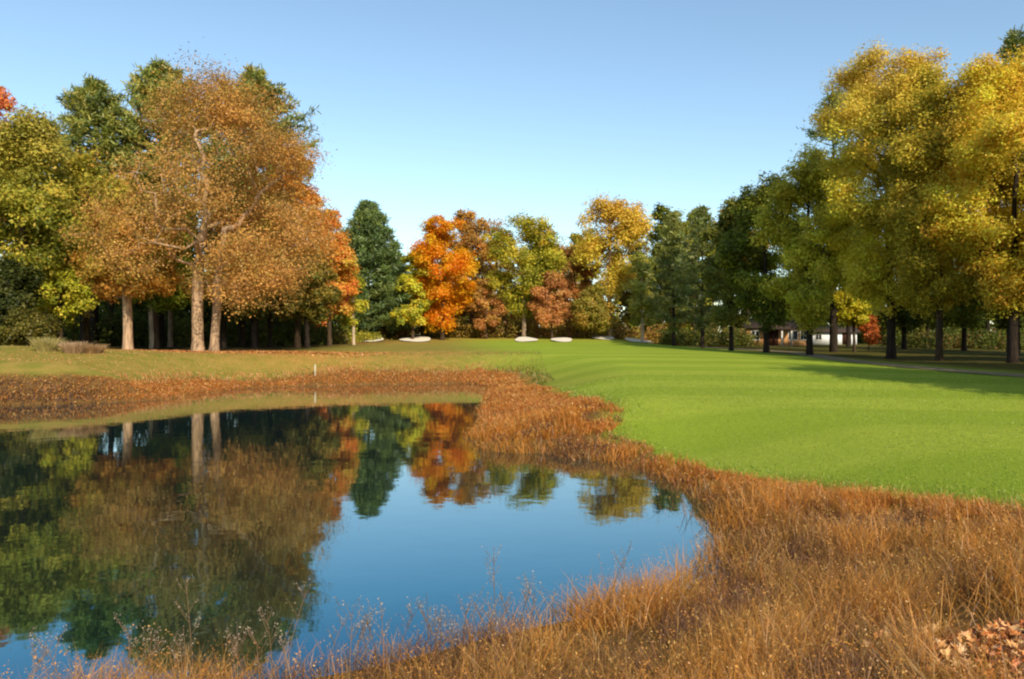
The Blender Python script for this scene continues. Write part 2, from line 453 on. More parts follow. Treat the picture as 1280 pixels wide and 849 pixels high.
def broad(label, px, D, top, hw, bot, pal, name='autumn_tree', bark='brown', rt=None, tw=.42, b=.5, nl=20, nc=170, nleaf=14000, leaf=.26,
          cxp=0, tip=None, group=None, cat='tree', lobe=(.26, .42), first=None, rmin=.025, clr=None, trunks=((0, 0),), Y=None, X=None, dx=0, seed=None,
          lean=(0, 0), flat=.75, ttop=.8, pl=.28, open_front=0):
    SEED[0] += 1; rng = np.random.RandomState(seed or SEED[0])
    X = at(px, D) if X is None else X; Yw = D
    z0 = float(ground_z(X, Yw)); zt = height(top, D) - z0; zb = max(.15, height(bot, D) - z0); R = hw * D / F_PX
    nc = int(nc * 1.45); nl = int(nl * 1.25); R *= 1.06
    cl, lobes = crown_clumps(rng, R, zb, zt, tw, nl, nc, b, cx=cxp * D / F_PX, lobe=lobe)
    # wood
    rt = rt or .03 * zt ** .85 * .55
    parts = []
    fr = (zb * .75 if first is None else first)
    if len(trunks) == 1:
        P, par, kids, r = grow(rng, (0, 0, 0), zb + (zt - zb) * ttop, cl, rt, step=max(.7, zt * .05), first=fr, lean=lean, pl=pl)
        V, Fq = branch_mesh(P, par, kids, r, rmin)
        meshes = [np_mesh('trunk', V, [Fq], None, True)]
    else:
        own = np.argmin([[math.hypot(c[0] - tx * 6, c[1] - ty * 6) for tx, ty, tr in trunks] for c in cl], axis=1)
        meshes = []
        for q, (tx, ty, tr) in enumerate(trunks):
            sub = cl[own == q]
            P, par, kids, r = grow(rng, (tx, ty, 0), zb + (zt - zb) * ttop, sub, tr, step=.8, first=fr, lean=(tx * .8, ty * .8), pl=pl)
            V, Fq = branch_mesh(P, par, kids, r, rmin)
            meshes.append(np_mesh('trunk', V, [Fq], None, True))
    nleaf = int(nleaf * 2.3)
    cid = rng.randint(0, nc, nleaf)
    cr = clr or max(.4, R * .17)
    cs = rng.uniform(.7, 1.25, nc)
    off = nrm(rng.randn(nleaf, 3)) * (rng.rand(nleaf) ** .5 * cr * 1.25 * cs[cid] * np.where(rng.rand(nleaf) < .18, 1.45, 1))[:, None] * np.array([1, 1, flat])
    p = cl[cid] + off
    p[:, 2] = np.maximum(p[:, 2], .08)
    if open_front:                                   # limbs show through the front of an open crown
        cut = (p[:, 1] < .6) & (np.abs(p[:, 0] - .3) < 1.0 + .42 * np.maximum(p[:, 2] - 5, 0)) & (p[:, 2] < zb + .72 * (zt - zb)) & (rng.rand(nleaf) < open_front)
        p, cid, off = p[~cut], cid[~cut], off[~cut]; nleaf = len(p)
    cen = np.array([0, 0, zb + (zt - zb) * .4])
    nor = nrm(nrm(p - cen) * .35 + nrm(off) * .45 + np.array([0, 0, .4]) + rng.randn(nleaf, 3) * .4)
    V, Fq = leaf_quads(rng, p, nor, leaf * rng.uniform(.65, 1.35, nleaf))
    zr = (p[:, 2] - zb) / (zt - zb)
    col = palette_cols(rng, pal, p, cid, nc, zr, tip=tip)
    cm = np_mesh('crown', V, [Fq], ('FACE', col))
    t = tree_obj(name, label, cat, group, meshes[0], cm, bark, (X, Yw, z0))
    for m2 in meshes[1:]:
        o = link('trunk', m2, BARK, t); o.color = (*BARKS[bark], 1)
    return t

def pine(label, px, D, top, hw, bot, pal, name='pine_tree', bark='dark', gap=.75, nper=6, ntuft=13, nneed=9, need=.34, up=(.05, .5), tw=.16, group=None,
         X=None, ragged=.3, clus=.22):
    SEED[0] += 1; rng = np.random.RandomState(SEED[0])
    X = at(px, D) if X is None else X
    z0 = float(ground_z(X, D)); zt = height(top, D) - z0; zb = max(.3, height(bot, D) - z0); R = hw * D / F_PX
    paths = [np.stack([np.zeros(14), np.zeros(14), np.linspace(-.3, zt * .98, 14)], -1)]
    rad = [np.linspace(max(.14, zt * .016), .02, 14)]
    pos, cid, nb = [], [], 0
    z = zb
    while z < zt - .3:
        t = (z - zb) / (zt - zb)
        Rz = R * prof(t, tw, .8) if t < tw else R * ((1 - t) / (1 - tw)) ** .85
        a0 = rng.rand() * 6.28
        for k in range(nper):
            a = a0 + k * 6.283 / nper + rng.randn() * .25
            L = max(.35, Rz * rng.uniform(1 - ragged * 1.4, 1 + ragged * .5))
            ua = up[0] + (up[1] - up[0]) * t + rng.randn() * .06
            s = np.linspace(0, 1, 6)
            d = np.array([math.cos(a), math.sin(a), 0]); 
            zz = z + rng.randn() * gap * .25
            bp = d[None] * (L * s)[:, None] * math.cos(ua); bp[:, 2] = zz + L * s * math.sin(ua) - .10 * L * s * (1 - s) * 2 + .06 * L * s ** 3
            paths.append(bp); rad.append(np.linspace(.018 + .012 * L, .008, 6))
            side = np.array([-d[1], d[0], 0])
            m = max(4, int(ntuft * (.35 + .65 * L / R)))
            ss = rng.uniform(.22, 1.02, m) ** .8
            lat = rng.randn(m) * .2 * L * (1.15 - ss)
            q = np.stack([np.interp(ss, s, bp[:, c]) for c in range(3)], -1) + side[None] * lat[:, None] + rng.randn(m, 3) * .07
            q[:, 2] += rng.rand(m) * .12
            pos.append(q); cid.append(np.full(m, nb)); nb += 1
        z += gap * rng.uniform(.75, 1.25) * (1.1 - .4 * t)
    V, Fq = tubes(paths, rad)
    tm = np_mesh('trunk', V, [Fq], None, True)
    pos = np.concatenate(pos); cid = np.concatenate(cid)
    pos = np.repeat(pos, nneed, 0); cid = np.repeat(cid, nneed); n = len(pos)
    pos = pos + rng.randn(n, 3) * clus * np.array([1, 1, .5])
    dirv = nrm(rng.randn(n, 3) + np.array([0, 0, .45]) + nrm(pos * np.array([1, 1, 0])) * .8)
    nor = nrm(np.cross(dirv, nrm(rng.randn(n, 3))))
    sz = need * rng.uniform(.7, 1.3, n)
    s = np.cross(nor, dirv); w = sz * .13
    V = np.stack([pos - s * w[:, None], pos + s * w[:, None], pos + s * w[:, None] * .5 + dirv * sz[:, None], pos - s * w[:, None] * .5 + dirv * sz[:, None]], 1).reshape(-1, 3)
    col = palette_cols(rng, pal, pos, cid, nb, (pos[:, 2] - zb) / (zt - zb))
    cm = np_mesh('crown', V, [np.arange(n * 4).reshape(-1, 4)], ('FACE', col))
    return tree_obj(name, label, 'tree', group, tm, cm, bark, (X, D, z0), NEEDLE)

# palettes (sRGB of the leaf itself)
RUST = [((178, 130, 82), 4), ((158, 114, 70), 3), ((192, 140, 86), 3), ((146, 122, 70), 3), ((116, 100, 56), 2)]
OLIVE = [((128, 128, 44), 3), ((160, 150, 58), 3), ((92, 100, 34), 3), ((176, 156, 66), 1.5)]
YGREEN = [((158, 160, 50), 3), ((186, 174, 62), 3), ((110, 124, 40), 2)]
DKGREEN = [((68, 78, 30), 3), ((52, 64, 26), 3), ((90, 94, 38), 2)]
MIDGREEN = [((106, 116, 38), 3), ((130, 132, 46), 2), ((80, 92, 32), 2)]
PINEP = [((86, 98, 42), 3), ((66, 80, 38), 3), ((112, 114, 52), 1.6)]
PINEB = [((76, 98, 54), 3), ((60, 82, 48), 3), ((104, 118, 62), 1.2)]
PINEY = [((128, 128, 58), 3), ((92, 104, 48), 3), ((150, 138, 66), 1)]
ORANGE = [((248, 130, 16), 4), ((242, 112, 14), 3), ((250, 148, 26), 3)]
CORAL = [((236, 140, 62), 3), ((226, 112, 62), 3), ((236, 160, 76), 3)]
REDP = [((226, 120, 90), 3), ((206, 104, 80), 2), ((226, 150, 110), 1)]
YELLOW = [((214, 186, 62), 4), ((200, 174, 56), 3), ((172, 164, 60), 2.5), ((228, 190, 88), 2)]
GOLD = [((224, 170, 60), 4), ((208, 150, 54), 3), ((190, 160, 62), 2)]
AMBER = [((206, 172, 62), 3), ((190, 162, 62), 3), ((156, 146, 58), 2), ((220, 172, 68), 1.5)]
BROWN = [((160, 118, 66), 3), ((136, 104, 60), 3), ((178, 136, 72), 2)]
DUSTY = [((172, 116, 76), 3), ((152, 98, 72), 3), ((184, 138, 90), 2)]
PALEG = [((150, 152, 82), 3), ((128, 136, 70), 3), ((172, 166, 92), 2)]
GREYG = [((108, 112, 54), 3), ((88, 96, 46), 3), ((130, 126, 62), 1.5)]

GL = 'trees of the wood on the left bank'; GF = 'trees in the row beyond the far green'; GR = 'trees in the row beside the fairway'
# left wood -----------------------------------------------------------
broad('large rust brown tree with bare showing limbs and a pale double trunk above the pond', 252, 55, 87, 152, 388, RUST, 'oak_tree', 'light', rt=.5, tw=.36, b=.5, nl=38, nc=560,
      nleaf=50000, leaf=.14, open_front=.55, cxp=24, trunks=((-.25, 0, .38), (.75, .25, .29)), group=GL, first=4.6, clr=.95, lobe=(.22, .36), rmin=.013, ttop=.34, seed=5, pl=.12)
broad('small tan leaved tree with a short pale trunk standing left of the double trunk', 160, 53.5, 262, 62, 375, [((170, 120, 56), 3), ((150, 128, 54), 3), ((190, 140, 70), 1)], bark='light', rt=.3, nleaf=11000, leaf=.2, group=GL, nc=110)
pine('tall dark pine with flat layers left of the rust brown crown', 118, 72, 104, 78, 300, PINEP + PINEY, tw=.5, group=GL, nper=8, gap=.8, ntuft=22, nneed=11, need=.42, ragged=.4)
pine('pale topped pine rising just behind the summit of the rust brown tree', 200, 74, 80, 86, 330, PINEY, tw=.55, group=GL, nper=8, gap=.8, ntuft=22, nneed=11, need=.42, ragged=.4)
pine('dark pine whose ragged tips stick out right of the rust brown crown', 318, 74, 90, 86, 350, PINEP + PINEY, tw=.6, group=GL, nper=8, gap=.8, ntuft=22, nneed=11, need=.42, ragged=.4)
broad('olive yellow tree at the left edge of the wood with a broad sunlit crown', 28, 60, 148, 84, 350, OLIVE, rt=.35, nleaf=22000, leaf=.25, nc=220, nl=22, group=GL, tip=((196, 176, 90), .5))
broad('coral red treetop showing over the olive crown at the left edge', -6, 78, 108, 46, 300, REDP, rt=.3, nleaf=9000, leaf=.3, group=GL)
broad('mottled olive tree between the broad olive crown and the rust brown tree', 108, 65, 196, 68, 350, OLIVE + [((168, 128, 56), 2)], rt=.3, nleaf=18000, leaf=.25, nc=180, group=GL)
broad('fresh green understorey tree left of the double trunk', 196, 63, 292, 58, 392, [((104, 124, 34), 3), ((140, 146, 44), 2), ((72, 96, 30), 2)], rt=.2, nleaf=12000, leaf=.23, group=GL)
broad('low bright yellow green tree under the olive crown', 76, 62, 318, 46, 408, YGREEN, rt=.16, nleaf=8000, leaf=.23, group=GL)
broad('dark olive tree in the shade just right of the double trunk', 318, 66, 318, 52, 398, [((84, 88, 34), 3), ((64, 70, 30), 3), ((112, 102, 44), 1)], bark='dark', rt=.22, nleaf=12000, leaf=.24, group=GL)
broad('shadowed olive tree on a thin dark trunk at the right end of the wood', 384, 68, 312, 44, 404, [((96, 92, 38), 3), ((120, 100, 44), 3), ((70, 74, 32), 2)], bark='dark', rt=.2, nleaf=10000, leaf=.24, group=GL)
broad('orange tinted tree filling the right flank of the rust brown crown', 372, 70, 196, 50, 372, [((206, 132, 58), 3), ((186, 116, 52), 3), ((216, 140, 60), 2)], rt=.25, nleaf=13000, leaf=.25, nc=140, group=GL, tw=.3)
broad('coral orange maple at the right end of the left wood', 412, 77, 258, 38, 408, CORAL, 'maple_tree', rt=.2, nleaf=11000, leaf=.25, group=GL, tw=.28, b=.8)
broad('slim yellow green sapling with a pale stem beside the coral maple', 442, 80, 330, 17, 408, YGREEN, bark='pale', rt=.14, nleaf=4000, leaf=.24, nc=60, group=GL, nl=8)
broad('low orange bush glowing between dark trunks', 360, 88, 392, 20, 421, [((214, 134, 36), 3), ((190, 112, 36), 2)], 'orange_bush', rt=.06, nleaf=4000, leaf=.24, nc=50, nl=7, cat='bush')
broad('dark evergreen shrub mass at the left edge below the olive crown', 18, 55, 322, 48, 432, [((44, 52, 22), 3), ((34, 42, 18), 3), ((64, 68, 28), 1)], 'evergreen_shrub', rt=.12, nleaf=12000, leaf=.22, nc=130, nl=14, cat='shrub', tw=.4)  # leaf palette darkened to stand in for shade at the left edge
broad('lighter olive shrub at the lawn edge in front of the evergreen shrub', 36, 51, 388, 36, 436, [((84, 80, 34), 3), ((64, 64, 28), 3), ((112, 102, 46), 1)], 'olive_shrub', rt=.06, nleaf=6000, leaf=.19, nc=70, nl=9, cat='shrub')  # same painted shade: palette darker than the shrub in sun
for i, (px, D, top, lab, bk) in enumerate([
        (70, 64, 230, 'dark trunk under the broad olive crown', 'dark'), (104, 67, 225, 'thin dark trunk between the shrubs and the short pale trunk', 'dark'),
        (193, 66, 215, 'pale leaning trunk in the gap left of the double trunk', 'pale'), (213, 72, 240, 'slim grey trunk just left of the double trunk', 'grey'),
        (279, 67, 210, 'dark trunk just right of the double trunk', 'dark'), (303, 73, 215, 'stout dark trunk in the middle of the shaded wood', 'dark'),
        (337, 72, 235, 'forked dark trunk left of the orange bush', 'dark'), (140, 78, 220, 'slender trunk deep in the wood behind the short pale trunk', 'dark')]):
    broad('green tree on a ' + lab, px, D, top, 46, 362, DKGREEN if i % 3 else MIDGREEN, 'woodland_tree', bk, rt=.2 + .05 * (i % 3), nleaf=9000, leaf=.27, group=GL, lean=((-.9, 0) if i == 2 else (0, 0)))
# far row ---------------------------------------------------------------
pine('blue green white pine with a pointed top in the far row', 461, 104, 253, 76, 418, PINEB, tw=.12, group=GF, gap=.75, nper=8, ntuft=30, nneed=11, need=.46, ragged=.14, clus=.3)
broad('small yellow green tree between the white pine and the orange maple', 516, 99.5, 316, 27, 414, YGREEN + [((214, 190, 60), 3)], rt=.16, nleaf=6000, leaf=.3, nc=80, group=GF, tw=.38)
broad('dark green bushy tree tucked behind the orange maple', 538, 108, 330, 24, 416, MIDGREEN, rt=.15, nleaf=5000, leaf=.3, nc=70, group=GF)
pine('small dark conifer filling the gap right of the white pine', 492, 110, 322, 26, 418, PINEB, group=GF, need=.42)
broad('blazing orange maple in the far row', 553, 101, 270, 44, 412, ORANGE, 'maple_tree', rt=.25, tw=.55, nleaf=17000, leaf=.27, nc=150, nl=20, group=GF, b=.55, lobe=(.3, .42))
broad('brown leaved tree rising behind the orange maple', 590, 112, 262, 40, 395, BROWN + [((176, 116, 60), 2)], rt=.25, nleaf=10000, leaf=.3, nc=120, group=GF, tw=.6)
broad('round topped green tree with golden edges in the far row', 655, 104, 269, 50, 400, [((146, 146, 44), 3), ((172, 162, 54), 3), ((112, 118, 40), 2.5), ((194, 160, 58), 1.5)], bark='grey', rt=.28, tw=.6, nleaf=14000, leaf=.29, nc=140, nl=18, group=GF, b=.55)
broad('dusty red tree in front of the round topped green tree', 690, 102, 340, 30, 410, DUSTY, rt=.15, nleaf=8000, leaf=.27, nc=100, group=GF)
broad('mauve brown bushy tree right of the orange maple', 608, 104, 345, 24, 412, BROWN + DUSTY, rt=.14, nleaf=5000, leaf=.27, nc=70, group=GF)
broad('thin russet tree behind the dusty red tree', 722, 110, 306, 26, 404, [((164, 100, 60), 3), ((150, 112, 62), 3)], rt=.16, nleaf=6000, leaf=.3, nc=80, group=GF)
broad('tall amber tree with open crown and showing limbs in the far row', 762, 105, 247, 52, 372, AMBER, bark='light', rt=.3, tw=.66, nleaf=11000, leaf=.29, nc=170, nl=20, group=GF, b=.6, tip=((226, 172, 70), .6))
broad('low olive tree at the foot of the amber tree', 742, 103, 358, 34, 416, [((132, 124, 52), 3), ((154, 124, 58), 2), ((104, 100, 44), 2)], rt=.13, nleaf=6000, leaf=.27, nc=80, group=GF)
broad('dark green crown behind and right of the amber tree', 828, 114, 256, 34, 380, MIDGREEN + DKGREEN, rt=.25, nleaf=9000, leaf=.32, nc=110, group=GF)
broad('pale sage tree beside the amber tree', 803, 101, 318, 28, 410, PALEG, bark='pale', rt=.18, nleaf=7000, leaf=.27, nc=90, group=GF)
broad('green gold tree behind the shaded evergreens', 868, 114, 262, 30, 390, YGREEN + PALEG, rt=.25, nleaf=8000, leaf=.32, nc=100, group=GF)
broad('orange gold treetop above the shaded evergreens', 934, 116, 247, 26, 380, GOLD + CORAL, rt=.25, nleaf=6000, leaf=.32, nc=80, group=GF)
broad('olive treetop left of the orange gold treetop', 905, 118, 256, 30, 380, OLIVE, rt=.25, nleaf=6000, leaf=.32, nc=80, group=GF)
MUT = [((148, 118, 66), 3), ((134, 124, 60), 3), ((110, 108, 52), 3), ((168, 134, 76), 1)]
for i, (px, D, top, hw, pl_, lab) in enumerate([
        (488, 122, 318, 30, MIDGREEN, 'muted green tree far behind the gap right of the white pine'), (530, 124, 306, 26, MUT, 'muted brown tree far behind the small yellow green tree'),
        (622, 122, 290, 34, MUT, 'tan tree far behind, between the brown tree and the round green tree'), (702, 123, 300, 34, MUT + DUSTY, 'brownish pink tree far behind the dusty red tree'),
        (728, 126, 284, 26, OLIVE, 'olive tree far behind the left side of the amber tree'), (790, 124, 286, 32, MUT, 'tan tree far behind the right side of the amber tree'),
        (850, 126, 278, 30, MIDGREEN, 'muted green tree far behind the first shaded evergreen'), (428, 112, 300, 30, MUT, 'tan tree far behind the coral maple'),
        (575, 126, 300, 30, MUT, 'tan tree far behind the orange maple')]):
    broad(lab, px, D, top, hw, 408, pl_, 'autumn_tree', 'grey', rt=.2, nleaf=7500, leaf=.34, nc=100, group='trees behind the far row', tw=.55)
# right row ------------------------------------------------------------
pine('grey green pine at the left end of the fairway row', 842, 93, 268, 34, 410, [((112, 116, 58), 3), ((88, 98, 48), 3)], group=GR, tw=.3, need=.4)
pine('shaded blue green pine second in the fairway row', 878, 86, 258, 40, 408, [((100, 106, 52), 3), ((78, 90, 44), 3)], group=GR, tw=.35, need=.4)
broad('dark green tree third in the fairway row with a thin trunk', 914, 76, 250, 46, 412, GREYG, bark='dark', rt=.2, nleaf=12000, leaf=.26, nc=130, group=GR)
broad('deep shaded green tree in front of the tan house', 958, 70, 218, 52, 412, DKGREEN + MIDGREEN, bark='dark', rt=.24, nleaf=15000, leaf=.25, nc=150, group=GR, tw=.5)
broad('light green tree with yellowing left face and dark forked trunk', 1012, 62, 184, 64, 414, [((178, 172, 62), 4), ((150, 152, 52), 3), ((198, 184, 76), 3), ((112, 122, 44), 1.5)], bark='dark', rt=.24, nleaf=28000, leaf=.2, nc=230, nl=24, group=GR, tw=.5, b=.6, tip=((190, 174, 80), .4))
pine('tall blue green pine behind the big yellow crown', 1042, 72, 112, 72, 350, PINEB, group=GR, tw=.4, nper=6, gap=.95)
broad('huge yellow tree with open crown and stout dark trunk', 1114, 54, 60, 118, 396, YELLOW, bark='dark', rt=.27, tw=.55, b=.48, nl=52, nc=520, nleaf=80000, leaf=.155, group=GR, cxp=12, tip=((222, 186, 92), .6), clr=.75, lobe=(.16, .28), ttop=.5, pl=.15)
broad('olive gold tree with several rising limbs right of the huge yellow tree', 1174, 50, 84, 104, 394, [((170, 152, 54), 3), ((146, 136, 50), 3), ((190, 162, 62), 2), ((112, 114, 44), 1.5)], bark='brown', rt=.2, tw=.6, b=.48, nl=44, nc=420, nleaf=56000, leaf=.155, group=GR, clr=.7, lobe=(.16, .28), ttop=.45, pl=.15)
broad('golden tree at the right edge of the photo', 1266, 46, 70, 114, 392, GOLD + YELLOW, bark='dark', rt=.26, tw=.55, b=.48, nl=44, nc=420, nleaf=60000, leaf=.15, seed=404, group=GR, clr=.75, lobe=(.17, .3), ttop=.55)
pine('dark green treetop above the golden tree at the right edge', 1268, 62, 36, 42, 250, PINEP, group=GR, tw=.5, nper=6, gap=.9)
broad('small bright yellow green tree between trunks in front of the white shed', 1068, 72, 344, 27, 408, [((192, 178, 44), 3), ((164, 162, 44), 3)], rt=.12, nleaf=7000, leaf=.22, nc=80, group=GR)
broad('rust red shrub beside the white shed', 1086, 74, 396, 10, 429, [((176, 92, 48), 3), ((140, 70, 40), 2)], 'rust_shrub', rt=.05, nleaf=2500, leaf=.18, nc=30, nl=6, cat='shrub')
for i, (px, D, top, hw, lab) in enumerate([(1060, 98, 300, 44, 'dark green tree behind the white shed'), (1130, 84, 290, 50, 'dark tree filling the gap between the two stout trunks'),
        (1205, 78, 270, 56, 'deep green tree behind the olive gold tree'), (1262, 72, 280, 50, 'deep green tree behind the golden tree'), (985, 112, 290, 40, 'dark green tree behind the tan house'),
        (1160, 108, 320, 44, 'distant green tree far back between the stout trunks'), (1235, 104, 320, 44, 'dark tree near the right edge')]):
    broad(lab, px, D, top, hw, 415 if i in (1, 2, 3) else 405, DKGREEN if i % 2 else MIDGREEN, 'woodland_tree', 'dark', rt=.22, nleaf=11000, leaf=.27, nc=120, group=GR)
# off to the sides: trees whose shadows fall into the view
proto = broad('yellow tree just outside the view beside the right end of the fairway row', 0, 33, 0, 0, 372, YELLOW, X=28.5, nleaf=14000, leaf=.3) if False else None
def side_tree(label, X, Y, ht, R, zb, pal, **kw):
    D = Y; z0 = float(ground_z(X, Y)); Dp = max(abs(D), 1.0)
    SEED[0] += 1; rng = np.random.RandomState(SEED[0])
    nl, nc, nleaf, leaf = 24, 220, 26000, .36
    cl, _ = crown_clumps(rng, R, zb, ht, .5, nl, nc, .6)
    P, par, kids, r = grow(rng, (0, 0, 0), zb + (ht - zb) * .7, cl, .3, step=1.0, first=zb * .75)
    V, Fq = branch_mesh(P, par, kids, r, .03); tm = np_mesh('trunk', V, [Fq], None, True)
    cid = rng.randint(0, nc, nleaf); p = cl[cid] + rng.randn(nleaf, 3) * R * .14 * np.array([1, 1, .75])
    nor = nrm(nrm(p - np.array([0, 0, zb])) * .5 + np.array([0, 0, .45]) + rng.randn(nleaf, 3) * .6)
    V, Fq = leaf_quads(rng, p, nor, leaf * rng.uniform(.65, 1.35, nleaf))
    cm = np_mesh('crown', V, [Fq], ('FACE', palette_cols(rng, pal, p, cid, nc, p[:, 2] / ht)))
    return tree_obj('autumn_tree', label, 'tree', None, tm, cm, 'dark', (X, Y, z0))
side_tree('gold tree at the fairway edge level with the near turf beyond the right edge', 23.5, 16, 15.5, 5.5, 2, GOLD)
side_tree('olive gold tree nearest the photographer beyond the right edge', 24.5, 6, 14, 5.5, 2, OLIVE)
side_tree('green tree added for shade, set back from the row beyond the right edge', 38, 41, 12, 6.5, 1.5, MIDGREEN)  # unseen set back trees, added to shade the ground on the right
side_tree('dark tree added for shade, set back behind the row beyond the right edge', 45, 56, 14, 7, 1.5, DKGREEN)
side_tree('olive green tree added for shade, set back nearer the photographer beyond the right edge', 37, 26, 11, 6.5, 1.5, OLIVE)
side_tree('yellow tree next along the fairway row beyond the right edge of the photo', 28.5, 30, 15, 6.5, 2, YELLOW)
side_tree('olive tree on the near side of the fairway row beyond the right edge', 31, 19, 13, 6, 2, OLIVE)
side_tree('rust brown tree behind the photographer on the near bank', -7.5, -3.5, 20, 5.5, 6, RUST)

# ------------------------------------------------------------------ undergrowth (uncountable brush at the foot of the woods)
def brush(name, strips, pal_fn, seed):
    rng = np.random.RandomState(seed)
    V, Fc, col, off = [], [], [], 0
    for (x0, y0, x1, y1, dep, h, ncl, nlf, leaf, pal) in strips:
        t = rng.rand(ncl)
        cx = x0 + (x1 - x0) * t + rng.randn(ncl) * .4; cy = y0 + (y1 - y0) * t + rng.randn(ncl) * dep
        hh = h * (.35 + .65 * fbm(cx * .18, cy * .18 + seed) * 1.3) * rng.uniform(.5, 1.1, ncl)
        rr = rng.uniform(.5, 1.0, ncl)
        gz = ground_z(cx, cy)
        cid = rng.randint(0, ncl, nlf)
        u = rng.rand(nlf)
        p = np.stack([cx[cid] + rng.randn(nlf) * rr[cid] * .6, cy[cid] + rng.randn(nlf) * rr[cid] * .6, gz[cid] + u * hh[cid] + rng.randn(nlf) * .12], -1)
        p[:, 2] = np.maximum(p[:, 2], gz[cid] + .03)
        nor = nrm(np.array([0, -.35, .4]) + rng.randn(nlf, 3) * .7)
        v, f = leaf_quads(rng, p, nor, leaf * rng.uniform(.6, 1.4, nlf))
        V.append(v); Fc.append(f + off); off += len(v)
        col.append(palette_cols(rng, pal, p, cid, ncl, u))
    m = np_mesh(name, np.concatenate(V), [np.concatenate(Fc)], ('FACE', np.concatenate(col)))
    return tag(link(name, m, LEAF), kind='stuff')
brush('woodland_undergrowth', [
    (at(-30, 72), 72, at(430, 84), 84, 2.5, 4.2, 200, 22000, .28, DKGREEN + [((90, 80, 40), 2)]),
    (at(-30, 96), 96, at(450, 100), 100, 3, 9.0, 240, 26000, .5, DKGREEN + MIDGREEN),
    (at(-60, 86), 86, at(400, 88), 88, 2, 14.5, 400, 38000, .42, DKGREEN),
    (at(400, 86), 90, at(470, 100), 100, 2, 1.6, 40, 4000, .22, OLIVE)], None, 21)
brush('far_brush', [
    (at(470, 109), 109, at(640, 110), 110, 1.8, 3.0, 110, 10000, .28, [((120, 96, 50), 3), ((92, 84, 40), 3), ((150, 120, 52), 2)]),
    (at(600, 108), 108, at(850, 110), 110, 2.0, 3.6, 170, 15000, .28, [((134, 110, 54), 3), ((116, 76, 54), 3), ((112, 104, 46), 3), ((160, 128, 60), 1)]),
    (at(430, 128), 128, at(900, 128), 128, 4, 10.5, 320, 34000, .6, BROWN + OLIVE + MIDGREEN)], None, 22)
brush('shaded_brush', [
    (at(830, 100), 100, at(930, 100), 100, 2.5, 3.0, 80, 8000, .28, DKGREEN + [((96, 84, 46), 2)]),
    (at(930, 126), 126, at(1300, 120), 120, 3, 9.0, 260, 26000, .6, DKGREEN + MIDGREEN),
    (at(1120, 92), 92, at(1300, 84), 84, 3, 2.4, 110, 9000, .27, DKGREEN + [((90, 70, 40), 2)])], None, 23)

# ------------------------------------------------------------------ grasses
def blades(name, base, h, w, lean, col0, col1, rng, mat=BLADE, seed_frac=0.0, seed_col=None, seed_size=.014):
    n = len(base)
    a = rng.rand(n) * 6.283
    side = np.stack([np.cos(a), np.sin(a), np.zeros(n)], -1)
    ts = [0, .42, .78, 1.0]; ws = [1, .85, .5, 0]
    up = np.array([0, 0, 1.])
    V = []
    for t, ww in zip(ts, ws):
        c = base + up * (h * t * (1 - .12 * t * np.linalg.norm(lean, axis=1)))[:, None] + np.concatenate([lean * (h * t ** 1.7)[:, None], np.zeros((n, 1))], 1)
        if ww > 0:
            V += [c - side * (w * ww * .5)[:, None], c + side * (w * ww * .5)[:, None]]
        else: V.append(c)
    V = np.stack(V, 1)          # n,7,3
    o = np.arange(n)[:, None] * 7
    q = np.concatenate([o + np.array([[0, 1, 3, 2]]), o + np.array([[2, 3, 5, 4]])])
    t3 = o + np.array([[4, 5, 6]])
    tt = np.array([0, 0, .5, .5, .85, .85, 1.0])[None, :, None]
    cols = (col0[:, None, :] * (1 - tt) + col1[:, None, :] * tt).reshape(-1, 3)
    verts = V.reshape(-1, 3); faces = [q, t3]
    if seed_frac > 0:
        k = rng.rand(n) < seed_frac
        tip = V[k, 6]; m = 5; nt_ = len(tip)
        pos = np.repeat(tip, m, 0) + rng.randn(nt_ * m, 3) * np.array([1, 1, 1.8]) * np.repeat(h[k] * .05, m)[:, None]
        sz = np.repeat(np.maximum(seed_size, w[k] * 1.8), m) * rng.uniform(.6, 1.5, nt_ * m)
        v2, f2 = leaf_quads(rng, pos, nrm(rng.randn(nt_ * m, 3)), sz, .5)
        faces = [q, t3, f2 + len(verts)]
        verts = np.concatenate([verts, v2])
        sc = seed_col[rng.randint(0, len(seed_col), nt_)] * rng.uniform(.75, 1.25, (nt_, 1))
        cols = np.concatenate([cols, np.repeat(sc, m * 4, 0)])
    return np_mesh(name, verts, faces, ('POINT', np.clip(cols, .002, .85)))

rng = np.random.RandomState(99)
def scatter(n, x0, x1, y0, y1):
    return rng.uniform(x0, x1, n), rng.uniform(y0, y1, n)
XS, YS_ = [], []
WID = []
for (n, x0, x1, y0, y1) in [(190000, -4.5, 9.5, 2.3, 9), (105000, -1, 7, 9, 15), (60000, -2.5, 5, 15, 24), (52000, -3, 3.5, 24, 50), (80000, -26, 1, 38, 51), (60000, -30, -12, 28, 42)]:
    x, y = scatter(n, x0, x1, y0, y1); XS.append(x); YS_.append(y)
x = np.concatenate(XS); y = np.concatenate(YS_)
d1 = poly_sd(x, y, POND); d2 = poly_sd(x, y, REED)
edge = (fbm(x * .9, y * .9) - .5) * 1.1
den = fbm(x * 1.37 + y * .83 + 40, y * 1.37 - x * .83, 3) + .12 * sstep(24, 34, y)
keep = (d1 > -.55 + edge * .5) & (d2 < edge * .9) & (np.abs(x) < .72 * y + 1.5) & (rng.rand(len(x)) < (sstep(.26, .56, den) + .10) * (1 - .3 * sstep(9, 4, y)))
keep &= ~((d1 < .15) & (rng.rand(len(x)) < .55))
lp = ((x - 3.3) / .95) ** 2 + ((y - 4.15) / .85) ** 2 < 1 + edge           # heap of fallen leaves keeps a clear patch
keep &= ~lp
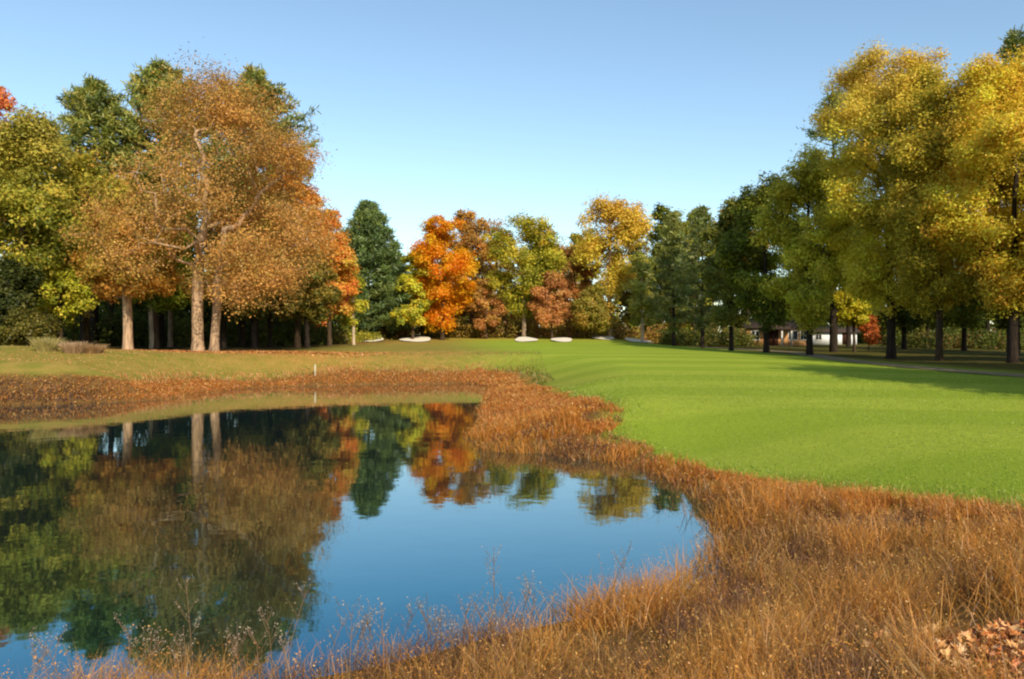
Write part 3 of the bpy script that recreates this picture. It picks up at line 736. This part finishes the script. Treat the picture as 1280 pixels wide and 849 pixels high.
# a little sedge standing in shallow water off the point
xs, ys = scatter(5200, .4, 3.4, 11.5, 18.8)
dd = poly_sd(xs, ys, POND); ks = (dd < 0) & (dd > -1.6) & (rng.rand(len(xs)) < np.exp(dd * 1.1)) & (fbm(xs * 2, ys * 2) > .45)
x = np.concatenate([x[keep], xs[ks]]); y = np.concatenate([y[keep], ys[ks]])
d1 = poly_sd(x, y, POND); d2 = poly_sd(x, y, REED)
n = len(x)
z = ground_z(x, y) - .02
dist = np.hypot(x, y)
h = (.20 + .32 * fbm(x * .55 + 9 + y * .3, y * .55 - x * .3)) * rng.uniform(.5, 1.3, n)
h *= sstep(.6, -1.6, d2) * .65 + .38
h = h * (1 - .5 * sstep(14, 30, y)) * np.where((x < -2) & (y > 26), .66, 1.0)
w = np.maximum(.0038, dist * .00085) * rng.uniform(.7, 1.4, n)
la = fbm(x * .4, y * .4) * 12; lm = rng.uniform(.05, .45, n)
lean = np.stack([np.cos(la), np.sin(la)], -1) * lm[:, None] * .6 + rng.randn(n, 2) * .36
bent = (rng.rand(n) < .38 * sstep(12, 6, y) + .12)                 # bent and broken stems lying over the thatch
ba = rng.rand(n) * 6.283
lean = np.where(bent[:, None], np.stack([np.cos(ba), np.sin(ba)], -1) * rng.uniform(.7, 1.5, n)[:, None], lean)
h = np.where(bent, h * .8, h)
# hue drifts: rust on the far banks and along the turf edge, ochre in the middle, tan brown close by
A = np.array([lin(212, 138, 54), lin(216, 152, 60), lin(194, 146, 82), lin(204, 122, 58), lin(182, 142, 66), lin(150, 106, 66)])
f = fbm(x * .62 + 3 + y * .4, y * .62 + 8 - x * .4); g = rng.rand(n) * .5 + f * .9 - .15
near = sstep(13, 5, y); rust = np.clip(sstep(17, 26, y) + sstep(-1.3, -.1, d2) * .7, 0, 1)
pick = np.where(g < .30, 1, np.where(g < .48, 0, np.where(g < .66, 4, 5)))
c = A[pick]
c = np.where((rng.rand(n) < near * .5)[:, None], A[2], c); c = np.where((rng.rand(n) < rust * .6)[:, None], A[3], c)
c = np.where((rng.rand(n) < rust * .3)[:, None], A[0], c)
f2 = fbm(x * 1.5 + y * .7, y * 1.5 - x * .7, 3)                       # patches of a darker, fuzzier species and of golden tufts
dk = (rng.rand(n) < .8 * sstep(.46, .34, f2)) & (y < 22); gl = (rng.rand(n) < .75 * sstep(.56, .68, f2)) & (y < 22)
c = np.where(dk[:, None], lin(128, 88, 66), c); c = np.where(gl[:, None], lin(214, 148, 62), c)
h = h * np.where(y < 22, .62 + .5 * sstep(.3, .7, f2), 1)
c = np.where(((rng.rand(n) < .88 * sstep(-15.5, -19, x + (y - 34) * .8)) & (y > 24))[:, None], lin(88, 52, 36), c)  # left bank stems coloured darker, standing in for shade on that bank
c = c * rng.uniform(.72, 1.22, (n, 1)) * np.array([1.04, .98, .80]) * np.stack([1 - .04 * near, 1 + 0 * near, 1 + .12 * near], -1) * (1 - .12 * rust)[:, None]
c0 = c * .9 + lin(150, 122, 64) * .15
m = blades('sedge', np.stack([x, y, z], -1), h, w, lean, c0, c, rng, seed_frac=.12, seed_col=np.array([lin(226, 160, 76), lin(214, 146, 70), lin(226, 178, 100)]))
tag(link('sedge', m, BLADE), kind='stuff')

# wispy pale seed stalks along the near waterline
rng = np.random.RandomState(5)
V, Fq, Cc, off = [], [], [], 0
paths, rads = [], []
heads = []
t = rng.rand(150)
for i in range(85):
    k = rng.randint(0, 46) + 8
    bx, by = POND[k + 2] if k + 2 < len(POND) else POND[20]
    if by > 7.4: continue
    bx += rng.randn() * .18 + .1; by += -abs(rng.randn()) * .3 + .1
    hh = rng.uniform(.5, .75) if rng.rand() < .12 else rng.uniform(.28, .48)
    zz = float(ground_z(bx, by))
    ln = rng.randn(2) * .12
    s = np.linspace(0, 1, 6)
    p = np.stack([bx + ln[0] * s ** 1.5, by + ln[1] * s ** 1.5, zz + hh * s], -1)
    paths.append(p); rads.append(np.linspace(.0035, .0018, 6))
    for q in range(rng.randint(5, 11)):
        s0 = rng.uniform(.5, 1); a = rng.rand() * 6.28; L = rng.uniform(.06, .16)
        o = p[0] + (p[-1] - p[0]) * s0
        e = o + np.array([math.cos(a) * L * .6, math.sin(a) * L * .6, L])
        paths.append(np.stack([o, (o + e) / 2 + np.array([0, 0, -.01]), e])); rads.append(np.array([.0018, .0015, .0012]))
        heads.append(e); heads.append((o + e * 2) / 3)
V, Fq = tubes(paths, rads)
hp = np.repeat(np.array(heads), 4, 0); hp = hp + rng.randn(*hp.shape) * .012
v2, f2 = leaf_quads(rng, hp, nrm(rng.randn(len(hp), 3)), rng.uniform(.008, .018, len(hp)), .6)
col = np.concatenate([np.tile(lin(156, 124, 92), (len(V), 1)), np.repeat(lin(196, 176, 150) * rng.uniform(.7, 1.1, (len(hp), 1)), 4, 0)])
m = np_mesh('seed_stalks', np.concatenate([V, v2]), [Fq, f2 + len(V)], ('POINT', col))
tag(link('wispy_weeds', m, BLADE), kind='stuff')

# short turf blades on the nearer fairway
rng = np.random.RandomState(31)
yy = 7 + 25 * rng.rand(150000) ** 1.5; xx = rng.uniform(-1, 1, 150000) * (.7 * yy)
d2 = poly_sd(xx, yy, REED)
k = (d2 > -.2) & (xx > 0)
xx, yy, d2 = xx[k], yy[k], d2[k]; n = len(xx)
h = (.022 + .06 * sstep(1.0, 0, d2)) * rng.uniform(.6, 1.4, n)
gcol = np.array([lin(148, 166, 52), lin(164, 178, 60), lin(128, 154, 44), lin(176, 178, 74)])[rng.randint(0, 4, n)] * rng.uniform(.8, 1.2, (n, 1))
m = blades('turf', np.stack([xx, yy, ground_z(xx, yy) - .005], -1), h, np.maximum(.006, yy * .0009), rng.randn(n, 2) * .35, gcol * .8, gcol, rng)
tag(link('turf_grass', m, BLADE), kind='stuff')

# rough grass and pale tufts on the far and left bank
rng = np.random.RandomState(32)
xx = rng.uniform(-34, 2, 46000); yy = rng.uniform(37, 58, 46000)
d2 = poly_sd(xx, yy, REED)
k = (d2 > -.5) & (rng.rand(len(xx)) < np.exp(-np.maximum(d2, 0) / 4) + .15)
xx, yy, d2 = xx[k], yy[k], d2[k]; n = len(xx)
h = (.05 + .13 * sstep(1.5, 0, d2)) * rng.uniform(.5, 1.4, n)
gcol = np.array([lin(150, 138, 56), lin(128, 130, 44), lin(168, 138, 70), lin(110, 120, 36)])[rng.randint(0, 4, n)] * rng.uniform(.8, 1.2, (n, 1))
bw = (sstep(2, -4, xx) * sstep(-29, -24, xx) * (fbm(xx * .5, yy * .5) + .35) > rng.rand(n))[:, None]
gcol = np.where(bw, np.array([lin(214, 150, 84), lin(196, 132, 70), lin(222, 170, 104)])[rng.randint(0, 3, n)], gcol)
m = blades('rough', np.stack([xx, yy, ground_z(xx, yy) - .01], -1), h, np.full(n, .05), rng.randn(n, 2) * .3, gcol * .8, gcol, rng)
tag(link('rough_grass', m, BLADE), kind='stuff')

for i, (px, D, hh, lab) in enumerate([(58, 42, .8, 'pale straw tuft on the left bank nearest the picture edge'), (92, 41.5, .7, 'pinkish straw tuft on the left bank right of the pale tuft'),
                                      (116, 42, .55, 'short dry tuft rightmost of three on the left bank')]):
    r2 = np.random.RandomState(60 + i); n = 700
    X0 = at(px, D); rr = .45 * np.sqrt(r2.rand(n)); a = r2.rand(n) * 6.28
    b = np.stack([np.cos(a) * rr, np.sin(a) * rr, np.zeros(n)], -1)
    ln = b[:, :2] * 1.4 + r2.randn(n, 2) * .2
    cc = np.array([lin(196, 180, 110), lin(206, 170, 128), lin(188, 150, 104)])[i] * r2.uniform(.7, 1.2, (n, 1))
    m = blades('straw_tuft', b, hh * r2.uniform(.5, 1.1, n), np.full(n, .035), ln, cc * .7, cc, r2)
    o = link('straw_tuft', m, BLADE); o.location = (X0, D, float(ground_z(X0, D)) - .03)
    tag(o, lab, 'grass tuft', 'dry tufts on the left bank')

# ------------------------------------------------------------------ fallen leaves
def lobed_leaves(r2, pos, nor, size):
    n = len(pos); k = 14
    a = np.linspace(0, 2 * np.pi, k, endpoint=False)
    rad = np.array([.55, .22, .5, .26, .46, .24, .34, .62, .34, .24, .46, .26, .5, .22])
    t = nrm(np.cross(nor, nrm(r2.randn(n, 3)))); s = np.cross(nor, t)
    rr = rad[None] * r2.uniform(.85, 1.15, (n, k)) * size[:, None]
    u = np.cos(a)[None] * rr; v = np.sin(a)[None] * rr * r2.uniform(.6, .95, (n, 1))
    w = (u ** 2 * r2.uniform(-.7, .9, (n, 1)) + v ** 2 * r2.uniform(-.6, 1.3, (n, 1)) + u * v * r2.randn(n, 1) * .6) / size[:, None]
    V = pos[:, None] + u[..., None] * t[:, None] + v[..., None] * s[:, None] + w[..., None] * nor[:, None]
    V = np.concatenate([pos[:, None], V], 1).reshape(-1, 3)
    i = np.arange(k); f = np.stack([np.zeros(k, int), 1 + i, 1 + (i + 1) % k], -1)
    return V, (np.arange(n)[:, None, None] * (k + 1) + f[None]).reshape(-1, 3), k
def litter(name, spots, seed, leaf):
    r2 = np.random.RandomState(seed); V, Fc, co, off = [], [], [], 0
    for (cx, cy, rx, ry, n, pile, pal) in spots:
        a = r2.rand(n) * 6.28; q = r2.rand(n) ** .6
        px_, py_ = cx + np.cos(a) * q * rx, cy + np.sin(a) * q * ry
        pz = ground_z(px_, py_) + .015 + pile * r2.rand(n) * (1 - q ** 2)
        nor = nrm(np.array([0, 0, 1.0]) + r2.randn(n, 3) * .75)
        pp = np.stack([px_, py_, pz], -1); kk = 1
        if leaf < .1: v, f, kk = lobed_leaves(r2, pp, nor, leaf * 1.35 * r2.uniform(.55, 1.4, n))
        else: v, f = leaf_quads(r2, pp, nor, leaf * r2.uniform(.6, 1.4, n), .75, .22)
        V.append(v); Fc.append(f + off); off += len(v)
        cs = np.array([lin(*c) for c in pal]); co.append(np.repeat(cs[r2.randint(0, len(cs), n)] * r2.uniform(.7, 1.2, (n, 1)), kk, 0))
    m = np_mesh(name, np.concatenate(V), [np.concatenate(Fc)], ('FACE', np.concatenate(co)))
    return tag(link(name, m, LITTER), kind='stuff')
DRY = [(240, 176, 110), (226, 144, 76), (198, 112, 54), (240, 190, 130), (130, 76, 42)]
litter('fallen_leaves', [(3.35, 4.15, 1.15, .95, 2600, .12, DRY), (2.6, 4.1, 1.9, 1.4, 240, .10, DRY), (1.2, 3.6, 1.2, .8, 40, .12, DRY)], 71, .056)
litter('leaf_carpet', [(at(252, 55), 54.5, 9, 5, 5200, .03, [(196, 128, 62), (170, 100, 50), (206, 150, 84), (144, 90, 44)]),
                       (at(150, 53), 54, 7, 4.5, 2600, .03, [(196, 128, 72), (170, 100, 56), (206, 150, 90)]),
                       (at(340, 52), 53, 8, 3, 1500, .03, [(196, 140, 70), (180, 120, 60)])], 72, .17)

# ------------------------------------------------------------------ sand bunkers, path, stake, house, shed
SAND = plain_material('bunker_sand', lin(236, 224, 200), .95, .12, 2.0, .3)
def bunker(label, px, D, wpx, dep):
    X = at(px, D); z0 = float(ground_z(X, D)); W = wpx * D / F_PX / 2
    n = 28; V = []; Fs = []
    r2 = np.random.RandomState(int(px))
    rings = [0, .5, .85, 1.0]
    wob = 1 + .12 * np.sin(np.arange(n) * 2 * np.pi / n * 3 + r2.rand() * 6)
    V.append((0, 0, 0))
    for rr in rings[1:]:
        for k in range(n):
            a = k * 2 * math.pi / n
            V.append((math.cos(a) * W * rr * wob[k], math.sin(a) * dep * rr * wob[k], 0))
    V = np.array(V)
    V[:, 2] = ground_z(X + V[:, 0], D + V[:, 1]) - z0 + .08 + .13 * (V[:, 1] / dep + 1)        # face tilted up towards the green
    tri = np.array([[0, 1 + k, 1 + (k + 1) % n] for k in range(n)])
    q = np.array([[1 + r * n + k, 1 + (r + 1) * n + k, 1 + (r + 1) * n + (k + 1) % n, 1 + r * n + (k + 1) % n] for r in range(2) for k in range(n)])
    o = link('sand_bunker', np_mesh('sand_bunker', V, [tri, q], None, True), SAND); o.location = (X, D, z0)
    return tag(o, label, 'sand bunker', 'sand bunkers around the far green')
for args in [('leftmost sand bunker below the white pine', 466, 99, 26, 3.4), ('sand bunker below the small yellow green tree', 521, 99, 38, 3.2),
             ('small sand bunker below the round topped green tree', 657, 99, 28, 3.0), ('sand bunker below the dusty red tree', 703, 98, 26, 3.0),
             ('thin sand bunker left of the pale stump under the amber tree', 755, 103, 28, 1.6), ('wide sand bunker nearest the fairway row', 797, 102, 34, 2.4)]:
    bunker(*args)

def ribbon(name, pts, wd, mat, lift):
    p = np.array(pts, float)
    t = np.linspace(0, len(p) - 1, 90); i = np.arange(len(p))
    q = np.stack([np.interp(t, i, p[:, 0]), np.interp(t, i, p[:, 1])], -1)
    for _ in range(12): q[1:-1] = (q[:-2] + q[1:-1] * 2 + q[2:]) / 4
    d = nrm(np.gradient(q, axis=0)); s = np.stack([-d[:, 1], d[:, 0]], -1)
    V = np.concatenate([np.stack([*(q + s * wd * k).T, ground_z(*(q + s * wd * k).T) + lift], -1) for k in (-.5, -.17, .17, .5)])
    n = len(q); o = np.arange(n - 1)
    Fq = np.concatenate([np.stack([o + r * n, o + 1 + r * n, o + 1 + (r + 1) * n, o + (r + 1) * n], -1) for r in range(3)])
    return tag(link(name, np_mesh(name, V, [Fq], None, True), mat), kind='structure')
PATH = plain_material('cart_path', lin(132, 116, 84), .9, .15, 2.5, .2)
ribbon('path', [(16, 112), (22, 94), (24.5, 80), (25, 70), (22.5, 58), (20, 47), (19.5, 36), (20.5, 28), (25, 18), (32, 6)], 1.9, PATH, .03)

def box_np(x0, x1, y0, y1, z0, z1):
    v = np.array([(x, y, z) for z in (z0, z1) for (x, y) in ((x0, y0), (x1, y0), (x1, y1), (x0, y1))], float)
    f = np.array([[0, 3, 2, 1], [4, 5, 6, 7], [0, 1, 5, 4], [1, 2, 6, 5], [2, 3, 7, 6], [3, 0, 4, 7]])
    return v, f
def part(name, boxes, mat, parent):
    V, Fs, off = [], [], 0
    for b in boxes:
        v, f = b if isinstance(b[0], np.ndarray) else box_np(*b)
        V.append(v); Fs.append(f + off); off += len(v)
    me = np_mesh(name, np.concatenate(V), [np.concatenate(Fs)])
    return link(name, me, mat, parent)
def gable(W, D, z0, z1, ov=.4, th=.16):
    """roof slabs with the ridge along x"""
    out = []
    for s in (-1, 1):
        ye, yr = s * (D / 2 + ov), 0
        v = []
        for x in (-W / 2 - ov, W / 2 + ov):
            v += [(x, ye, z0 - .12), (x, yr, z1), (x, yr, z1 + th), (x, ye, z0 + th - .12)]
        v = np.array(v, float)
        f = np.array([[0, 1, 2, 3], [7, 6, 5, 4], [0, 4, 5, 1], [1, 5, 6, 2], [2, 6, 7, 3], [3, 7, 4, 0]])
        out.append((v, f))
    return out
TAN = plain_material('tan_siding', lin(204, 152, 100), .8, .12, 6); TRIM = plain_material('white_trim', lin(222, 214, 200), .6, .06)
ROOF = plain_material('brown_shingle', lin(66, 54, 46), .9, .3, 8, .3); DOOR = plain_material('dark_door', lin(70, 42, 30), .6, .15)
GLASS = plain_material('window_glass', lin(40, 46, 52), .08, .1); WHITE = plain_material('white_boards', lin(232, 232, 230), .7, .06)
def house(label, px, D, W, Dp, hw, hr, wall, cat, name, wins, doors, porch):
    X = at(px, D); z0 = float(ground_z(X, D))
    t = bpy.data.objects.new(name, None); C.objects.link(t); t.location = (X, D, z0 - .05); tag(t, label, cat)
    y0 = -Dp / 2
    part('wall', [(-W / 2, W / 2, y0, Dp / 2, 0, hw)], wall, t)
    gv = []
    for s in (-1, 1):
        x = s * (W / 2)
        v = np.array([(x, -Dp / 2, hw), (x, Dp / 2, hw), (x, 0, hr - .02), (x - s * .15, -Dp / 2, hw), (x - s * .15, Dp / 2, hw), (x - s * .15, 0, hr - .02)])
        gv.append((v, np.array([[0, 1, 2, 2], [3, 5, 4, 4], [0, 3, 4, 1]])))
    part('roof', gable(W, Dp, hw, hr), ROOF, t)
    for (x, z, w, h) in wins:
        f = part('window', [(x - w / 2 - .08, x - w / 2, y0 - .06, y0 - .003, z, z + h), (x + w / 2, x + w / 2 + .08, y0 - .06, y0 - .003, z, z + h),
                            (x - w / 2 - .08, x + w / 2 + .08, y0 - .07, y0 - .003, z + h, z + h + .1), (x - w / 2 - .12, x + w / 2 + .12, y0 - .12, y0 - .003, z - .08, z), (x - .025, x + .025, y0 - .05, y0 - .021, z, z + h)], TRIM, t)
        part('pane', [(x - w / 2, x + w / 2, y0 - .02, y0 - .003, z, z + h)], GLASS, f)
    for (x, w, h) in doors:
        d = part('door', [(x - w / 2, x + w / 2, y0 - .05, y0 - .003, .06, h), (x - w / 2 - .1, x - w / 2 - .003, y0 - .07, y0 - .003, .06, h + .1), (x + w / 2 + .003, x + w / 2 + .1, y0 - .07, y0 - .003, .06, h + .1)], DOOR, t)
        part('handle', [(x + w / 2 - .12, x + w / 2 - .07, y0 - .1, y0 - .051, 1.0, 1.12)], TRIM, d)
    if porch:
        for xx_ in porch:
            part('porch_post', [(xx_ - .09, xx_ + .09, y0 - 1.5, y0 - 1.32, 0, hw - .25)], TRIM, t)
        part('porch_roof', [(porch[0] - .35, porch[-1] + .35, y0 - 1.75, y0 - .003, hw - .24, hw - .1)], ROOF, t)
        part('porch_floor', [(porch[0] - .2, porch[-1] + .2, y0 - 1.6, y0 - .003, -.1, .055)], PATH, t)
    return t
house('small tan house with white trim under the fairway trees', 963, 104, 8.0, 6, 2.3, 3.3, TAN, 'house', 'tan_house', [(-2.9, .8, .9, 1.1), (1.9, .8, 1.1, 1.1), (3.2, .8, .7, 1.1)], [(-.6, 1.0, 2.0)], (-2.0, .0, 1.2))
house('long low white shed seen between dark trunks', 1034, 112, 6.6, 4, 1.75, 2.5, WHITE, 'shed', 'white_shed', [(-2.0, .7, .8, .7)], [(1.9, 1.0, 1.6)], None)

WOODM = plain_material('weathered_stake', lin(196, 180, 152), .85, .2, 14, .3)
X0 = at(394, 46.8); z0 = float(ground_z(X0, 46.8))
v = []
for z, r in ((-.3, .05), (.6, .045), (.66, .025)): v += [(-r, -r, z), (r, -r, z), (r, r, z), (-r, r, z)]
f = [[0, 3, 2, 1], [8, 9, 10, 11]] + [[4 * k + i, 4 * k + (i + 1) % 4, 4 * k + 4 + (i + 1) % 4, 4 * k + 4 + i] for k in (0, 1) for i in range(4)]
o = link('wooden_stake', np_mesh('wooden_stake', v, [np.array(f)]), WOODM); o.location = (X0, 46.8, z0)
tag(o, 'short pale wooden stake on the far bank of the pond', 'stake')

# ------------------------------------------------------------------ light, sky, camera
sc = bpy.context.scene
w = bpy.data.worlds.new('World'); sc.world = w; w.use_nodes = True
nt = w.node_tree; bg = nt.nodes['Background']
sky = nt.nodes.new('ShaderNodeTexSky'); sky.sky_type = 'NISHITA'; sky.sun_disc = False
sky.sun_elevation = SUN_EL; sky.sun_rotation = SUN_AZ; sky.altitude = 200; sky.air_density = 1.0; sky.dust_density = .6; sky.ozone_density = 1.6
vm = nt.nodes.new('ShaderNodeVectorMath'); vm.operation = 'MULTIPLY'; vm.inputs[1].default_value = (1.02, 1.05, .98)
nt.links.new(sky.outputs[0], vm.inputs[0]); nt.links.new(vm.outputs[0], bg.inputs[0]); bg.inputs[1].default_value = .2
sd = bpy.data.lights.new('sun', 'SUN'); sd.energy = 5.0; sd.angle = math.radians(.53); sd.color = (1.0, .89, .70)
so = bpy.data.objects.new('sun', sd); C.objects.link(so)
S = Vector((math.sin(SUN_AZ) * math.cos(SUN_EL), math.cos(SUN_AZ) * math.cos(SUN_EL), math.sin(SUN_EL)))
so.rotation_euler = S.to_track_quat('Z', 'Y').to_euler(); so.location = S * 80

cd = bpy.data.cameras.new('camera'); cam = bpy.data.objects.new('camera', cd); C.objects.link(cam)
cd.sensor_width = 36; cd.lens = 36 * F_PX / 1280; cd.clip_start = .1; cd.clip_end = 5000
cam.location = (0, 0, CAM_Z); cam.rotation_euler = (math.radians(90), 0, 0)
sc.camera = cam
sc.view_settings.view_transform = 'Standard'; sc.view_settings.look = 'None'; sc.view_settings.exposure = 0; sc.view_settings.gamma = 1
sc.render.engine = 'CYCLES'
cy = sc.cycles
cy.max_bounces = 6; cy.diffuse_bounces = 3; cy.glossy_bounces = 3; cy.transmission_bounces = 3; cy.transparent_max_bounces = 4
cy.use_denoising = True; cy.filter_width = 2.2; cy.caustics_reflective = False; cy.caustics_refractive = False
